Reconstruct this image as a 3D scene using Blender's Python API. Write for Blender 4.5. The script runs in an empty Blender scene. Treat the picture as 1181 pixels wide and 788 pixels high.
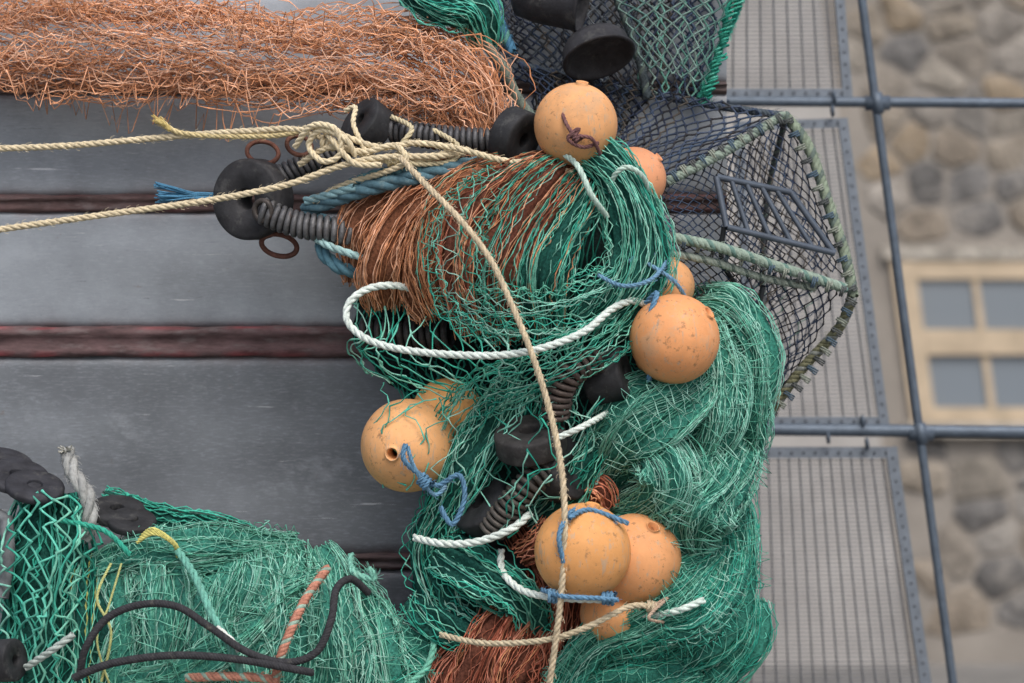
import bpy, math, numpy as np
rng=np.random.default_rng(7)
K=36/85/1181
CZ=2.0
U=K*5.5
def P(px,py,d):
    return np.array([(px-590.5)*K*d, d, CZ-(py-394)*K*d])
def PP(l): return np.array([P(*p[:3]) for p in l])
def nrm(v): return v/np.maximum(np.linalg.norm(v,axis=-1,keepdims=True),1e-9)

# ---------------------------------------------------------------- builder
class B:
    def __init__(s): s.v=[];s.f=[];s.c=[];s.m=[];s.s=[];s.n=0
    def add(s,v,f,col,mat=0,smooth=True):
        v=np.asarray(v,float).reshape(-1,3); f=np.asarray(f,int).reshape(-1,4)
        c=np.asarray(col,float)
        if c.ndim==1: c=np.tile(c[:3],(len(v),1))
        s.v.append(v);s.f.append(f+s.n);s.c.append(c)
        s.m.append(np.full(len(f),mat));s.s.append(np.full(len(f),smooth));s.n+=len(v)
    def build(s,name,mats,parent=None):
        v=np.concatenate(s.v);f=np.concatenate(s.f);c=np.concatenate(s.c)
        me=bpy.data.meshes.new(name)
        me.vertices.add(len(v));me.vertices.foreach_set('co',v.astype(np.float32).ravel())
        me.loops.add(f.size);me.loops.foreach_set('vertex_index',f.astype(np.int32).ravel())
        me.polygons.add(len(f))
        me.polygons.foreach_set('loop_start',(np.arange(len(f))*4).astype(np.int32))
        me.polygons.foreach_set('loop_total',np.full(len(f),4,np.int32))
        for m in mats: me.materials.append(m)
        me.polygons.foreach_set('material_index',np.concatenate(s.m).astype(np.int32))
        me.polygons.foreach_set('use_smooth',np.concatenate(s.s))
        a=me.attributes.new('Col','FLOAT_COLOR','POINT')
        a.data.foreach_set('color',np.hstack([c,np.ones((len(c),1))]).astype(np.float32).ravel())
        me.update(calc_edges=True); me.validate()
        o=bpy.data.objects.new(name,me); bpy.context.scene.collection.objects.link(o)
        if parent: o.parent=parent
        return o
def empty(name):
    o=bpy.data.objects.new(name,None); bpy.context.scene.collection.objects.link(o); return o

def snoise(p,f,seed,k=5):
    r=np.random.default_rng(seed); out=np.zeros(p.shape[:-1]+(3,))
    for i in range(k):
        d=r.normal(size=(3,3)); d/=np.linalg.norm(d,axis=0)
        ph=r.uniform(0,6.28,3); ff=f*(0.6+1.1*i/k)
        out+=np.sin(p@d*6.283*ff+ph)
    return out/math.sqrt(k)

def tube(b,pts,r,col,k=4,mat=0):
    pts=np.asarray(pts,float)
    if pts.ndim==2: pts=pts[None]
    S,N,_=pts.shape
    T=nrm(np.gradient(pts,axis=1))
    A=nrm(np.cross(T,np.array([0.17,0.95,0.23]))); C=np.cross(T,A)
    r=np.broadcast_to(np.asarray(r,float),(S,N))
    a=np.arange(k)*2*math.pi/k
    v=pts[:,:,None]+r[:,:,None,None]*(A[:,:,None]*np.cos(a)[:,None]+C[:,:,None]*np.sin(a)[:,None])
    idx=np.arange(S*N*k).reshape(S,N,k); n2=np.roll(idx,-1,axis=2)
    f=np.stack([idx[:,:-1],n2[:,:-1],n2[:,1:],idx[:,1:]],-1)
    col=np.asarray(col,float)
    if col.ndim==1: col=np.tile(col,(S,1))
    if col.ndim==2: col=np.broadcast_to(col[:,None,:],(S,N,3))
    c=np.broadcast_to(col[:,:,None,:],(S,N,k,3)).reshape(-1,3)
    b.add(v,f,c,mat)

def crw(t,n):
    i=np.clip(np.floor(t).astype(int),0,n-2); f=t-i
    idx=np.stack([np.clip(i+o,0,n-1) for o in(-1,0,1,2)],-1)
    w=np.stack([-.5*f+f*f-.5*f**3, 1-2.5*f*f+1.5*f**3, .5*f+2*f*f-1.5*f**3, -.5*f*f+.5*f**3],-1)
    return idx,w
def cr(ctrl,t):
    i,w=crw(t,len(ctrl)); return (ctrl[i]*w[...,None]).sum(-2)
def resample(ctrl,step):
    ctrl=np.asarray(ctrl,float); t=np.linspace(0,len(ctrl)-1,len(ctrl)*40)
    p=cr(ctrl,t); L=np.concatenate([[0],np.cumsum(np.linalg.norm(np.diff(p[:,:3],axis=0),axis=1))])
    n=max(4,int(L[-1]/step)); s=np.linspace(0,L[-1],n)
    return np.stack([np.interp(s,L,p[:,j]) for j in range(p.shape[1])],-1),L[-1]

def frames(p):
    T=nrm(np.gradient(p,axis=0)); A=np.zeros_like(p)
    a=np.cross(T[0],[0.1,1,0.2]); a/=np.linalg.norm(a)
    for i in range(len(p)):
        a=a-T[i]*a.dot(T[i]); a/=max(np.linalg.norm(a),1e-9); A[i]=a
    return T,A,np.cross(T,A)

def rope(b,ctrl,R,col,strands=3,pitch=None,world=False,wob=0.0,mat=0,col2=None,fuzz=0.0):
    """laid (twisted) rope"""
    c=np.asarray(ctrl,float) if world else PP(ctrl)
    R=R*U; pitch=(pitch or 7)*R
    p,L=resample(c,pitch/9)
    if wob: p=p+snoise(p,3.0,int(abs(p[0,0]*997))+3)*wob*U
    T,A,C=frames(p)
    ph=np.arange(len(p))*2*math.pi/9
    col=np.array(col)
    for s in range(strands):
        a=ph+s*2*math.pi/strands
        q=p+R*0.5*(A*np.cos(a)[:,None]+C*np.sin(a)[:,None])
        cc=col*rng.uniform(.85,1.1)
        if col2 is not None and s==0: cc=np.array(col2)
        tube(b,q,R*0.58,cc,6,mat)
    if fuzz:
        n=int(L/ U*fuzz); i=rng.integers(1,len(p)-1,n)
        d=nrm(rng.normal(size=(n,3))); l=rng.uniform(2,5,n)[:,None]*U
        q=np.stack([p[i],p[i]+d*(R+l*.5)+T[i]*l*.5,p[i]+d*(R+l*.8)+T[i]*l*1.3],1)
        tube(b,q,0.00045,col*1.1,3,mat)

def wraps(b,c,axis,r,turns,R,col,mat=0,tight=1.9):
    axis=np.array(axis,float);axis/=np.linalg.norm(axis)
    A=np.cross(axis,[0.2,1,0.1]);A/=np.linalg.norm(A);C=np.cross(axis,A)
    t=np.linspace(0,turns,int(turns*10)+2); a=t*2*math.pi
    p=P(*c)+ (r*U)*(A*np.cos(a)[:,None]+C*np.sin(a)[:,None])+axis*((t-turns/2)*tight*R*U)[:,None]
    rope(b,p,R,col,world=True,mat=mat)

def colmix(cols,n,r=rng):
    cols=np.array(cols); i=r.integers(0,len(cols),n)
    return cols[i]*r.uniform(.75,1.22,(n,1))

def hank(b,ctrl,n,cols,mesh=22,r=0.0013,dr=0.6,jit=3,sj=2,twist=0,arc=(-25,205),fold=.12,amp=.5,core=None,
         seed=1,k=3,knot=1.8,rough=0.1,cores=.82,spf=3.0,cor=.22,ind=.35):
    """bunched netting running along a path; ctrl = (px,py,depth,halfwidth)"""
    R=np.random.default_rng(seed)
    c=np.array([list(P(*q[:3]))+[q[3]*U] for q in ctrl])
    p,L=resample(c,mesh*U/8)
    N=len(p); cen=p[:,:3]; w=p[:,3]
    T=nrm(np.gradient(cen,axis=0)); Nn=nrm(np.cross(T,[0,1,0])); Y=np.array([0,-1,0.])
    j=np.arange(N); 
    a0,a1=np.radians(arc)
    node=j/4.0
    z=2*np.abs(2*(node/2-np.floor(node/2+.5)))-1
    z=0.8*z+0.2*np.sin(z*math.pi/2)
    i=np.arange(n)[:,None]
    sgn=1-2*(i%2)
    u=(i+.5+amp*z[None]*sgn+snoise(np.stack([i*7.3+0*j,0*i+j*.012,0*i+0*j],-1),1.0,seed+50)[...,0]*rough)/n
    vv=np.linspace(0,L,N)[None]
    def surf(u,vv,cenw,sc=1.0):
        cen,w,Nn=cenw
        th=a0+(a1-a0)*u
        th=th+0.16*np.sin(4*th+vv*9+seed)+0.10*np.sin(9*th-vv*14+seed*2)+twist*vv
        rr=1+fold*np.sin(5*th+vv*7+seed*1.7)+fold*.8*np.sin(11*th-vv*5+seed)+fold*.35*np.sin(21*th+vv*9+seed)
        rr=rr*sc*(1+.08*np.sin(vv*23+seed*3+th))
        q=cen[None]+(w[None]*rr*np.cos(th))[...,None]*Nn[None]+(w[None]*rr*dr*np.sin(th))[...,None]*Y
        return q+snoise(q,2.2,seed+9)*jit*U
    q=surf(u,vv,(cen,w,Nn))
    if sj:
        s=np.stack([i*cor+0*u,np.broadcast_to(vv*spf,u.shape),i*cor*.6+0*u],-1)
        s2=np.stack([i*3.17+0*u,np.broadcast_to(vv*spf,u.shape),i*1.3+0*u],-1)
        q=q+snoise(s,1.0,seed+77)*sj*U + snoise(s2,1.4,seed+78)*sj*ind*U
    rad=np.where((j%4)==0,r*knot,r)[None]*np.ones((n,1))
    tube(b,q,rad,colmix(cols,n,R),k)
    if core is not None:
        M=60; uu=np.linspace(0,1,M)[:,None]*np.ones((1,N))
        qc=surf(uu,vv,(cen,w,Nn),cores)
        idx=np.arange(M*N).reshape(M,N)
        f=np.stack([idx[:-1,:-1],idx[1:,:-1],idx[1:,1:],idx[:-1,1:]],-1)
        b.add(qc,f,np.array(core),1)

def patch(b,grid,nu,nv,cols,r=0.0016,jit=3,sj=1.5,seed=1,k=4,knot=1.8,warp=.04,core=None,back=0.03,amp=.5):
    """open diamond netting over a control grid [rows][cols] of (px,py,d); strands run down the rows"""
    G=np.array([[P(*q) for q in row] for row in grid]); Rn,Cn=G.shape[:2]
    R=np.random.default_rng(seed)
    N=nv*4+1; j=np.arange(N); node=j/4.
    z=2*np.abs(2*(node/2-np.floor(node/2+.5)))-1
    i=np.arange(nu)[:,None]; sgn=1-2*(i%2)
    u=(i+.5+amp*z[None]*sgn)/nu; v=np.broadcast_to((j/(N-1))[None],u.shape)
    def ev(u,v):
        u=u+warp*np.sin(v*7+u*9+seed)+warp*.6*np.sin(u*17+v*5+seed*2)
        v2=v+warp*.5*np.sin(u*11+seed)*np.sin(v*math.pi)
        u=np.clip(u,0,1);v2=np.clip(v2,0,1)
        ir,wr=crw(v2*(Rn-1),Rn); ic,wc=crw(u*(Cn-1),Cn)
        q=np.zeros(u.shape+(3,))
        for a in range(4):
            for c in range(4):
                q+=(wr[...,a]*wc[...,c])[...,None]*G[ir[...,a],ic[...,c]]
        return q+snoise(q,3.5,seed+4)*jit*U
    q=ev(u,v)+ snoise(np.stack([i*.35+0*v,v*5,0*v+i*.2],-1),1.,seed+5)*sj*U+ snoise(np.stack([i*5.1+0*v,v*6,0*v+i],-1),1.,seed+6)*sj*.3*U
    rad=np.where((j%4)==0,r*knot,r)[None]*np.ones((nu,1))
    tube(b,q,rad,colmix(cols,nu,R),k)
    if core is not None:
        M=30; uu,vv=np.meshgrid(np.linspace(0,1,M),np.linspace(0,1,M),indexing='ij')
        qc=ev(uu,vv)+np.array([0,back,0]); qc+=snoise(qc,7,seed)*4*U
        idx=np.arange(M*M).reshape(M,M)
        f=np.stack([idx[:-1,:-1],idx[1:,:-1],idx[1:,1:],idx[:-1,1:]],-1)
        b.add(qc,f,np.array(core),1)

def lathe(b,prof,c,axis,col,k=40,mat=0,smooth=True,world=False):
    axis=np.array(axis,float);axis/=np.linalg.norm(axis)
    A=np.cross(axis,[0.12,0.3,1]);A/=np.linalg.norm(A);C=np.cross(axis,A)
    c=np.array(c) if world else P(*c)
    pr=np.array(prof); a=np.arange(k)*2*math.pi/k
    v=c+pr[:,0][:,None,None]*axis+pr[:,1][:,None,None]*(A*np.cos(a)[:,None]+C*np.sin(a)[:,None])[None]
    idx=np.arange(len(pr)*k).reshape(len(pr),k);n2=np.roll(idx,-1,axis=1)
    b.add(v,np.stack([idx[:-1],idx[1:],n2[1:],n2[:-1]],-1),col,mat,smooth)
def disc(b,c,axis,R,th,col,mat=0):
    R*=U;th*=U;h=th/2;e=R*.09;ho=R*.26
    pr=[(-h*.7,ho),(-h,ho*1.05),(-h,ho*1.6),(-h*.86,ho*1.75),(-h*.86,R*.78),(-h,R*.84),(-h,R-e),(-h+e*.4,R-e*.3),(-h+e,R),(h-e,R),(h-e*.4,R-e*.3),(h,R-e),(h,ho*1.1),(h*.8,ho),(-h*.7,ho)]
    lathe(b,pr,c,axis,col,48,mat)
    ax=np.array(axis,float);ax/=np.linalg.norm(ax)
    A=np.cross(ax,[0.12,0.3,1]);A/=np.linalg.norm(A);C=np.cross(ax,A)
    for k in range(4):
        a=k*math.pi/2+.6; p=P(*c)-ax*h*.86+(A*math.cos(a)+C*math.sin(a))*R*.6
        lathe(b,[(-.003,.001),(-.003,R*.06),(0,R*.075),(.004,R*.08)],p,ax,np.array(col)*.5,10,mat,world=True)
def spring(b,ctrl,r,wr,col,mat=0,gap=2.15):
    p,L=resample(PP(ctrl),wr*U*gap/12)
    T,A,C=frames(p); a=np.arange(len(p))*2*math.pi/12
    q=p+r*U*(A*np.cos(a)[:,None]+C*np.sin(a)[:,None])
    tube(b,q,wr*U,col,6,mat)
    tube(b,p[::6],r*U*.8,np.array(col)*.4,8,mat)
def ring(b,c,axis,R,r,col,mat=0,sx=1.0):
    axis=np.array(axis,float);axis/=np.linalg.norm(axis)
    A=np.cross(axis,[0.2,.3,1]);A/=np.linalg.norm(A);C=np.cross(axis,A)
    a=np.linspace(0,2*math.pi,33)
    p=P(*c)+R*U*(A*np.cos(a)[:,None]*sx+C*np.sin(a)[:,None])
    tube(b,p,r*U,col,8,mat)
def box(b,lo,hi,col,mat=0,shear=0.0,z0=0.0):
    x0,y0,z0_,x1,y1,z1=*lo,*hi
    v=np.array([[x,y,z] for z in(z0_,z1) for y in(y0,y1) for x in(x0,x1)],float)
    v[:,0]+=(z0-v[:,2])*shear
    f=[[0,2,3,1],[4,5,7,6],[0,1,5,4],[2,6,7,3],[0,4,6,2],[1,3,7,5]]
    b.add(v,f,col,mat,False)

# ---------------------------------------------------------------- materials
def mat(name,rough=.8,metal=0,nscale=40,lo=.7,hi=1.25,bump=.3,bscale=200,stretch=(1,1,1),spec=.3,extra=None,bd=.002):
    m=bpy.data.materials.new(name);m.use_nodes=True;nt=m.node_tree;N=nt.nodes;L=nt.links
    bs=N['Principled BSDF'];bs.inputs['Roughness'].default_value=rough;bs.inputs['Metallic'].default_value=metal
    bs.inputs['Specular IOR Level'].default_value=spec
    at=N.new('ShaderNodeAttribute');at.attribute_name='Col'
    tc=N.new('ShaderNodeTexCoord');mp=N.new('ShaderNodeMapping');mp.inputs['Scale'].default_value=stretch
    L.new(tc.outputs['Object'],mp.inputs[0])
    no=N.new('ShaderNodeTexNoise');no.inputs['Scale'].default_value=nscale;no.inputs['Detail'].default_value=6;no.inputs['Roughness'].default_value=.65
    L.new(mp.outputs[0],no.inputs['Vector'])
    mr=N.new('ShaderNodeMapRange');mr.inputs[1].default_value=.3;mr.inputs[2].default_value=.7;mr.inputs[3].default_value=lo;mr.inputs[4].default_value=hi
    L.new(no.outputs[0],mr.inputs[0])
    mx=N.new('ShaderNodeVectorMath');mx.operation='SCALE'
    L.new(at.outputs['Color'],mx.inputs[0]);L.new(mr.outputs[0],mx.inputs['Scale'])
    out=mx.outputs[0]
    if extra: out=extra(nt,out,tc,mp)
    L.new(out,bs.inputs['Base Color'])
    if bump:
        n2=N.new('ShaderNodeTexNoise');n2.inputs['Scale'].default_value=bscale;n2.inputs['Detail'].default_value=4
        L.new(mp.outputs[0],n2.inputs['Vector'])
        bp=N.new('ShaderNodeBump');bp.inputs['Strength'].default_value=bump;bp.inputs['Distance'].default_value=bd
        L.new(n2.outputs[0],bp.inputs['Height']);L.new(bp.outputs[0],bs.inputs['Normal'])
    return m
def spots(scale,thr,color,width=.06,mixmax=.8,stretch=None):
    def f(nt,out,tc,mp):
        N=nt.nodes;L=nt.links
        n=N.new('ShaderNodeTexNoise');n.inputs['Scale'].default_value=scale;n.inputs['Detail'].default_value=8;n.inputs['Roughness'].default_value=.7
        if stretch:
            m2=N.new('ShaderNodeMapping');m2.inputs['Scale'].default_value=stretch;L.new(tc.outputs['Object'],m2.inputs[0]);L.new(m2.outputs[0],n.inputs['Vector'])
        else: L.new(tc.outputs['Object'],n.inputs['Vector'])
        r=N.new('ShaderNodeMapRange');r.inputs[1].default_value=thr;r.inputs[2].default_value=thr+width;r.inputs[3].default_value=0;r.inputs[4].default_value=mixmax
        L.new(n.outputs[0],r.inputs[0])
        mx=N.new('ShaderNodeMix');mx.data_type='RGBA';mx.inputs['B'].default_value=(*color,1)
        L.new(r.outputs[0],mx.inputs['Factor']);L.new(out,mx.inputs['A'])
        return mx.outputs['Result']
    return f
def chain(*fs):
    def f(nt,out,tc,mp):
        for g in fs: out=g(nt,out,tc,mp)
        return out
    return f
M_tw=mat('net_twine',.95,0,26,.65,1.28,.0,spec=.12,extra=spots(12,.58,(.42,.45,.39),.18,.28))
M_core=mat('shaded_packed_netting',.95,0,160,.35,1.6,.5,420,bd=.002,spec=.1)  # inner net mass; shade between the strands is put into its dark colours
M_rope=mat('laid_rope',.9,0,120,.7,1.2,.5,700,bd=.001,spec=.15,extra=spots(30,.58,(.25,.24,.18),.15,.4))
M_float=mat('float_plastic',.62,0,9,.82,1.1,.45,150,spec=.3,bd=.001,extra=chain(spots(12,.56,(.78,.52,.33),.14,.45),spots(55,.58,(.30,.16,.08),.07,.75),spots(6,.56,(.36,.22,.12),.14,.6),spots(90,.57,(.42,.36,.28),.06,.6,(1,1,.25)),spots(160,.64,(.12,.08,.05),.03,.8)))
M_rub=mat('black_rubber',.7,0,30,.6,1.5,.4,150,spec=.3,extra=spots(25,.55,(.14,.14,.13),.18,.55))
M_rust=mat('rusty_steel',.8,.2,60,.5,1.4,.8,200)
M_spring=mat('spring_steel',.55,.4,60,.6,1.4,.5,200,extra=spots(40,.6,(.12,.07,.05),.1,.6))
M_metal=mat('galvanised_sheet',.5,.25,4,.76,1.18,.15,90,bd=.001,
   extra=chain(spots(150,.50,(.44,.47,.53),.25,.4,(.3,1,1.6)),spots(45,.60,(.10,.105,.12),.14,.4,(.2,1,2.2)),spots(380,.57,(.11,.115,.13),.12,.4,(.6,1,1.0)),spots(5,.56,(.44,.47,.51),.16,.45,(1,1,1.6)),spots(2.5,.54,(.14,.15,.17),.2,.5,(.7,1,1.6)),spots(420,.67,(.8,.82,.85),.03,.75),spots(70,.65,(.7,.72,.75),.03,.55,(.06,1,1.5)),spots(90,.66,(.06,.06,.065),.03,.6,(.12,1,1.2)),spots(26,.66,(.17,.11,.08),.06,.5)))
M_seam=mat('rusted_seam',.8,.1,40,.5,1.5,.8,120,stretch=(.3,1,1),extra=spots(35,.52,(.17,.14,.14),.12,.7,(.35,1,1)))
M_steel=mat('painted_steel',.5,.3,30,.8,1.2,.2,150)
M_stone=mat('rubble_stone',.9,0,6,.55,1.4,1.0,22,bd=.03,extra=chain(spots(3,.52,(.34,.31,.27),.15,.5),spots(14,.57,(.12,.11,.10),.1,.5)))
M_mortar=mat('lime_mortar',.95,0,2.2,.78,1.15,.8,25,bd=.01)
M_wood=mat('painted_timber',.6,0,6,.8,1.12,.2,60)
M_ground=mat('paving',.95,0,1.5,.7,1.25,.6,30,bd=.01)
def glassmat():
    m=bpy.data.materials.new('window_glass');m.use_nodes=True;bs=m.node_tree.nodes['Principled BSDF']
    bs.inputs['Base Color'].default_value=(.20,.235,.27,1);bs.inputs['Roughness'].default_value=.12;bs.inputs['Specular IOR Level'].default_value=.8
    return m
M_glass=glassmat()

SEA=[(.18,.50,.38),(.24,.56,.45),(.12,.41,.30),(.34,.62,.52)]
TEAL=[(.045,.36,.26),(.07,.43,.32),(.03,.28,.21),(.12,.48,.37)]
ORG=[(.66,.31,.165),(.73,.38,.23),(.54,.24,.12),(.78,.46,.31)]
RED=[(.52,.18,.11),(.43,.13,.08),(.60,.25,.17)]
DK=(.014,.075,.06); DKO=(.19,.08,.045); DKR=(.12,.045,.03)  # net colours with inner shade painted in, blacks lifted a little for haze
CREAM=(.70,.60,.41); WHITE=(.68,.76,.71); BLK=(.024,.025,.028)
NAVY=[(.03,.04,.07),(.04,.06,.10),(.035,.035,.04),(.065,.085,.13),(.085,.075,.065)]

# ================================================================ ground
b=B()
g=120
b.add([[-g,-g,0],[g,-g,0],[g,g*2,0],[-g,g*2,0]],[[0,1,2,3]],(.20,.195,.185),0,False)
b.build('ground',[M_ground])

# ================================================================ metal shed wall
shed=empty('metal_clad_shed'); b=B(); D=5.8
KD=K*D
def zz(py): return CZ-(py-394)*KD
xl,xr=-3.2,(838-590.5)*KD
bands=[(-190,-20,.34),(-8,96,.34),(106,226,.315),(243,378,.33),(410,640,.205),(656,860,.18),(872,1300,.18)]
for bi,(t,bo,g0) in enumerate(bands):
    nx,nz=260,36
    X,Z=np.meshgrid(np.linspace(xl,xr,nx),np.linspace(zz(bo),zz(t),nz),indexing='ij')
    p=np.stack([X,np.full_like(X,D),Z],-1)
    w=(Z-zz(bo))/(zz(t)-zz(bo))
    dy=.0045*np.sin(X*2.3+bi*2)*np.sin(w*math.pi)+.0022*np.sin(X*7+w*3+bi)*np.sin(w*math.pi)
    edge=np.minimum(w,1-w)*(zz(t)-zz(bo))
    p[...,1]+=dy+.012*np.exp(-edge/.006)
    base=np.array([.91,1.0,1.10])*g0
    nse=snoise(np.stack([X*1,X*0,Z*4],-1),1.2,bi+3)[...,0]
    c=base[None,None]*(1+.10*nse[...,None])
    st=snoise(np.stack([X,X*0,Z*.15],-1),9,bi+30)[...,0]
    m=np.exp(-edge/.010)*np.clip(.55+.45*st,0,1)
    c=c*(1-m[...,None])+np.array([.17,.10,.09])*m[...,None]
    idx=np.arange(nx*nz).reshape(nx,nz)
    b.add(p,np.stack([idx[:-1,:-1],idx[1:,:-1],idx[1:,1:],idx[:-1,1:]],-1),c.reshape(-1,3))
b.build('wall_sheets',[M_metal],shed)
b=B()
def lip(t,bo,dep,col,col2=None):
    z1,z0=zz(t),zz(bo);h=z1-z0
    prof=[(z1+.004,D+.006),(z1,D-dep*.5),(z1-h*.10,D-dep),(z1-h*.26,D-dep*1.05),(z1-h*.34,D-dep*.5),(z1-h*.70,D-dep*.35),(z1-h*.80,D-dep*.7),(z0,D-dep*.5),(z0-.004,D+.006)]
    nx=300;X=np.linspace(xl,xr,nx)
    v=np.zeros((nx,len(prof),3));v[...,0]=X[:,None]
    for i,(z,y) in enumerate(prof):
        v[:,i,2]=z+.0014*np.sin(X*19+i)+.001*np.sin(X*53+i*2);v[:,i,1]=y
    idx=np.arange(nx*len(prof)).reshape(nx,-1)
    c=np.ones((nx,len(prof),3))*np.array(col)
    st=np.clip(.2+.8*snoise(np.stack([X,X*0,X*0],-1),9,int(t)+400)[...,0],0,1)
    for i in (1,7):
        c[:,i]=np.array(col)*(1-st[:,None])+np.array(col2 or col)*st[:,None]
    b.add(v,np.stack([idx[:-1,1:],idx[1:,1:],idx[1:,:-1],idx[:-1,:-1]],-1),c.reshape(-1,3))
RP=(.32,.08,.09)
lip(-20,-8,.012,(.10,.07,.068),RP)
lip(96,106,.012,(.13,.10,.095),(.17,.09,.08))
lip(226,243,.012,(.11,.07,.068),(.15,.07,.07))
lip(378,410,.016,(.13,.082,.084),RP)
lip(640,656,.014,(.10,.07,.068),(.14,.07,.07))
lip(860,872,.018,(.08,.06,.058),RP)
b.build('seams',[M_seam],shed)
b=B()
box(b,(xl,D+.02,.0),(xr-.004,8.4,zz(-190)-.01),(.2,.21,.23))
box(b,(xl-.05,D-.03,zz(-190)-.008),(xr+.05,8.5,zz(-190)+.05),(.16,.17,.18))
b.build('body_and_roof_edge',[M_metal],shed)
b=B()
box(b,(-3.2,4.85,0.004),(.95,5.79,1.08),(.3,.29,.27))
b.build('concrete_plinth',[M_mortar])

# ================================================================ steel railing
rail=empty('steel_railing'); FD=6.85
SC=(.11,.14,.18); b=B()
def fp(x,y,d=FD): return P(x,y,d)
def cyl(b,a,c,r,col,k=16): tube(b,np.linspace(a,c,12),r,col,k)
sl=105/788.
for x0 in (994,1560):
    y1=394+CZ/(K*FD)
    cyl(b,fp(x0-250*sl,-250),fp(x0+y1*sl,y1),.0125,SC)
for (a,c,r) in (((700,116),(1900,124),.0145),((760,494),(1900,506),.018),((760,880),(1900,890),.016)):
    cyl(b,fp(*a,FD+.012),fp(*c,FD+.012),r,SC)
for (x,y) in ((1012,119),(1062,500)):
    lathe(b,[(-.03,.013),(-.03,.0165),(.03,.0165),(.03,.013)],fp(x,y),(0.13,0,-1),SC,20,world=True)
    lathe(b,[(-.035,.015),(-.035,.0208),(.035,.0208),(.035,.015)],fp(x,y,FD+.012),(1,0,0),SC,20,world=True)
for (x,y) in ((960,128),(1000,512),(955,505),(995,486),(962,112)):
    ring(b,(x,y,FD),(1,0,.1),7,2.2,SC)
b.build('posts_and_rails',[M_steel],rail)
def wirepanel(TL,TR,BR,BL,nh,nv,name,fr=11):
    b=B();q=[fp(*p,FD+.03) for p in (TL,TR,BR,BL)]
    tl,tr,br,bl=q
    def bil(u,v): return (tl*(1-u)+tr*u)*(1-v)+(bl*(1-u)+br*u)*v
    for i in range(1,nh):
        v=i/nh; tube(b,np.array([bil(0,v),bil(.5,v),bil(1,v)]),.0019,(.16,.17,.19),4)
    for i in range(1,nv):
        u=i/nv; tube(b,np.array([bil(u,0),bil(u,.5),bil(u,1)])+[0,-.004,0],.0024,(.14,.15,.17),4)
    w=fr*K*FD
    for (a,c) in ((tl,tr),(tr,br),(br,bl),(bl,tl)):
        t=(c-a)/np.linalg.norm(c-a);n=np.cross(t,[0,1,0])
        h=w/2
        v=[]
        off=0 if (a is tl or a is br) else .0025
        for (o,y) in ((-h,-.010-off),(h,-.010-off),(h,.004+off),(-h,.004+off)):
            v.append(a+n*o+np.array([0,y,0])-t*h*.98); v.append(c+n*o+np.array([0,y,0])+t*h*.98)
        b.add(v,[[0,2,3,1],[2,4,5,3],[4,6,7,5],[6,0,1,7],[0,6,4,2],[1,3,5,7]],(.19,.22,.26),0,False)
        L=np.linalg.norm(c-a);nt_=int(L/(.032))
        for k in range(nt_):
            p=a+t*(k+.5)*L/nt_
            lathe(b,[(-.0155,.0005),(-.0155,.003),(-.012,.0035)],p,(0,1,0),(.05,.05,.06),6,world=True)
    b.build(name,[M_steel],rail)
wirepanel((820,-160),(955,-160),(977,108),(812,108),56,10,'mesh_panel_top')
wirepanel((852,146),(972,142),(1019,486),(866,486),76,10,'mesh_panel_middle')
wirepanel((838,522),(1028,522),(1078,862),(838,862),72,16,'mesh_panel_bottom',13)

# ================================================================ stone house + rendered house
HD=15.0
def hx(px): return (px-590.5)*K*HD
def hz(py): return CZ-(py-394)*K*HD
zr=hz(394)
bxm=hx(1000)
rh=empty('rendered_house');b=B()
box(b,(-7,HD-.05,0),(bxm-.003,HD+6,6.2),(.42,.405,.385),0,sl,zr)
b.build('walls',[M_mortar],rh)
b=B()
b.add([[-7.9,HD-.5,6.15],[bxm-.5,HD-.5,6.15],[bxm-.5,HD+3,8.6],[-7.9,HD+3,8.6],[-7.9,HD+6.4,6.15],[bxm-.5,HD+6.4,6.15]],[[0,1,2,3],[3,2,5,4]],(.1,.1,.11),0,False)
b.build('slate_roof',[M_stone],rh)
house=empty('stone_house')
b=B()
box(b,(bxm,HD,0),(9,HD+6,6.6),(.29,.265,.235),0,sl,zr)
b.build('walls',[M_mortar],house)
b=B();r=np.random.default_rng(9)
wx0,wx1,wz0,wz1=hx(1030),hx(1310),hz(505),hz(286)
seeds=[];z=-.1
while z<6.9:
    h=r.uniform(.12,.33);x=bxm-1.3
    while x<9.5:
        w=r.uniform(.12,.5);seeds.append((x+w/2,z+h/2+r.normal()*h*.22));x+=w
    z+=h
seeds=np.array(seeds)
pal=[(.27,.23,.185),(.23,.205,.175),(.31,.27,.22),(.25,.235,.215),(.33,.265,.19),(.30,.275,.245),(.16,.155,.15),(.27,.245,.21)]
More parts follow.
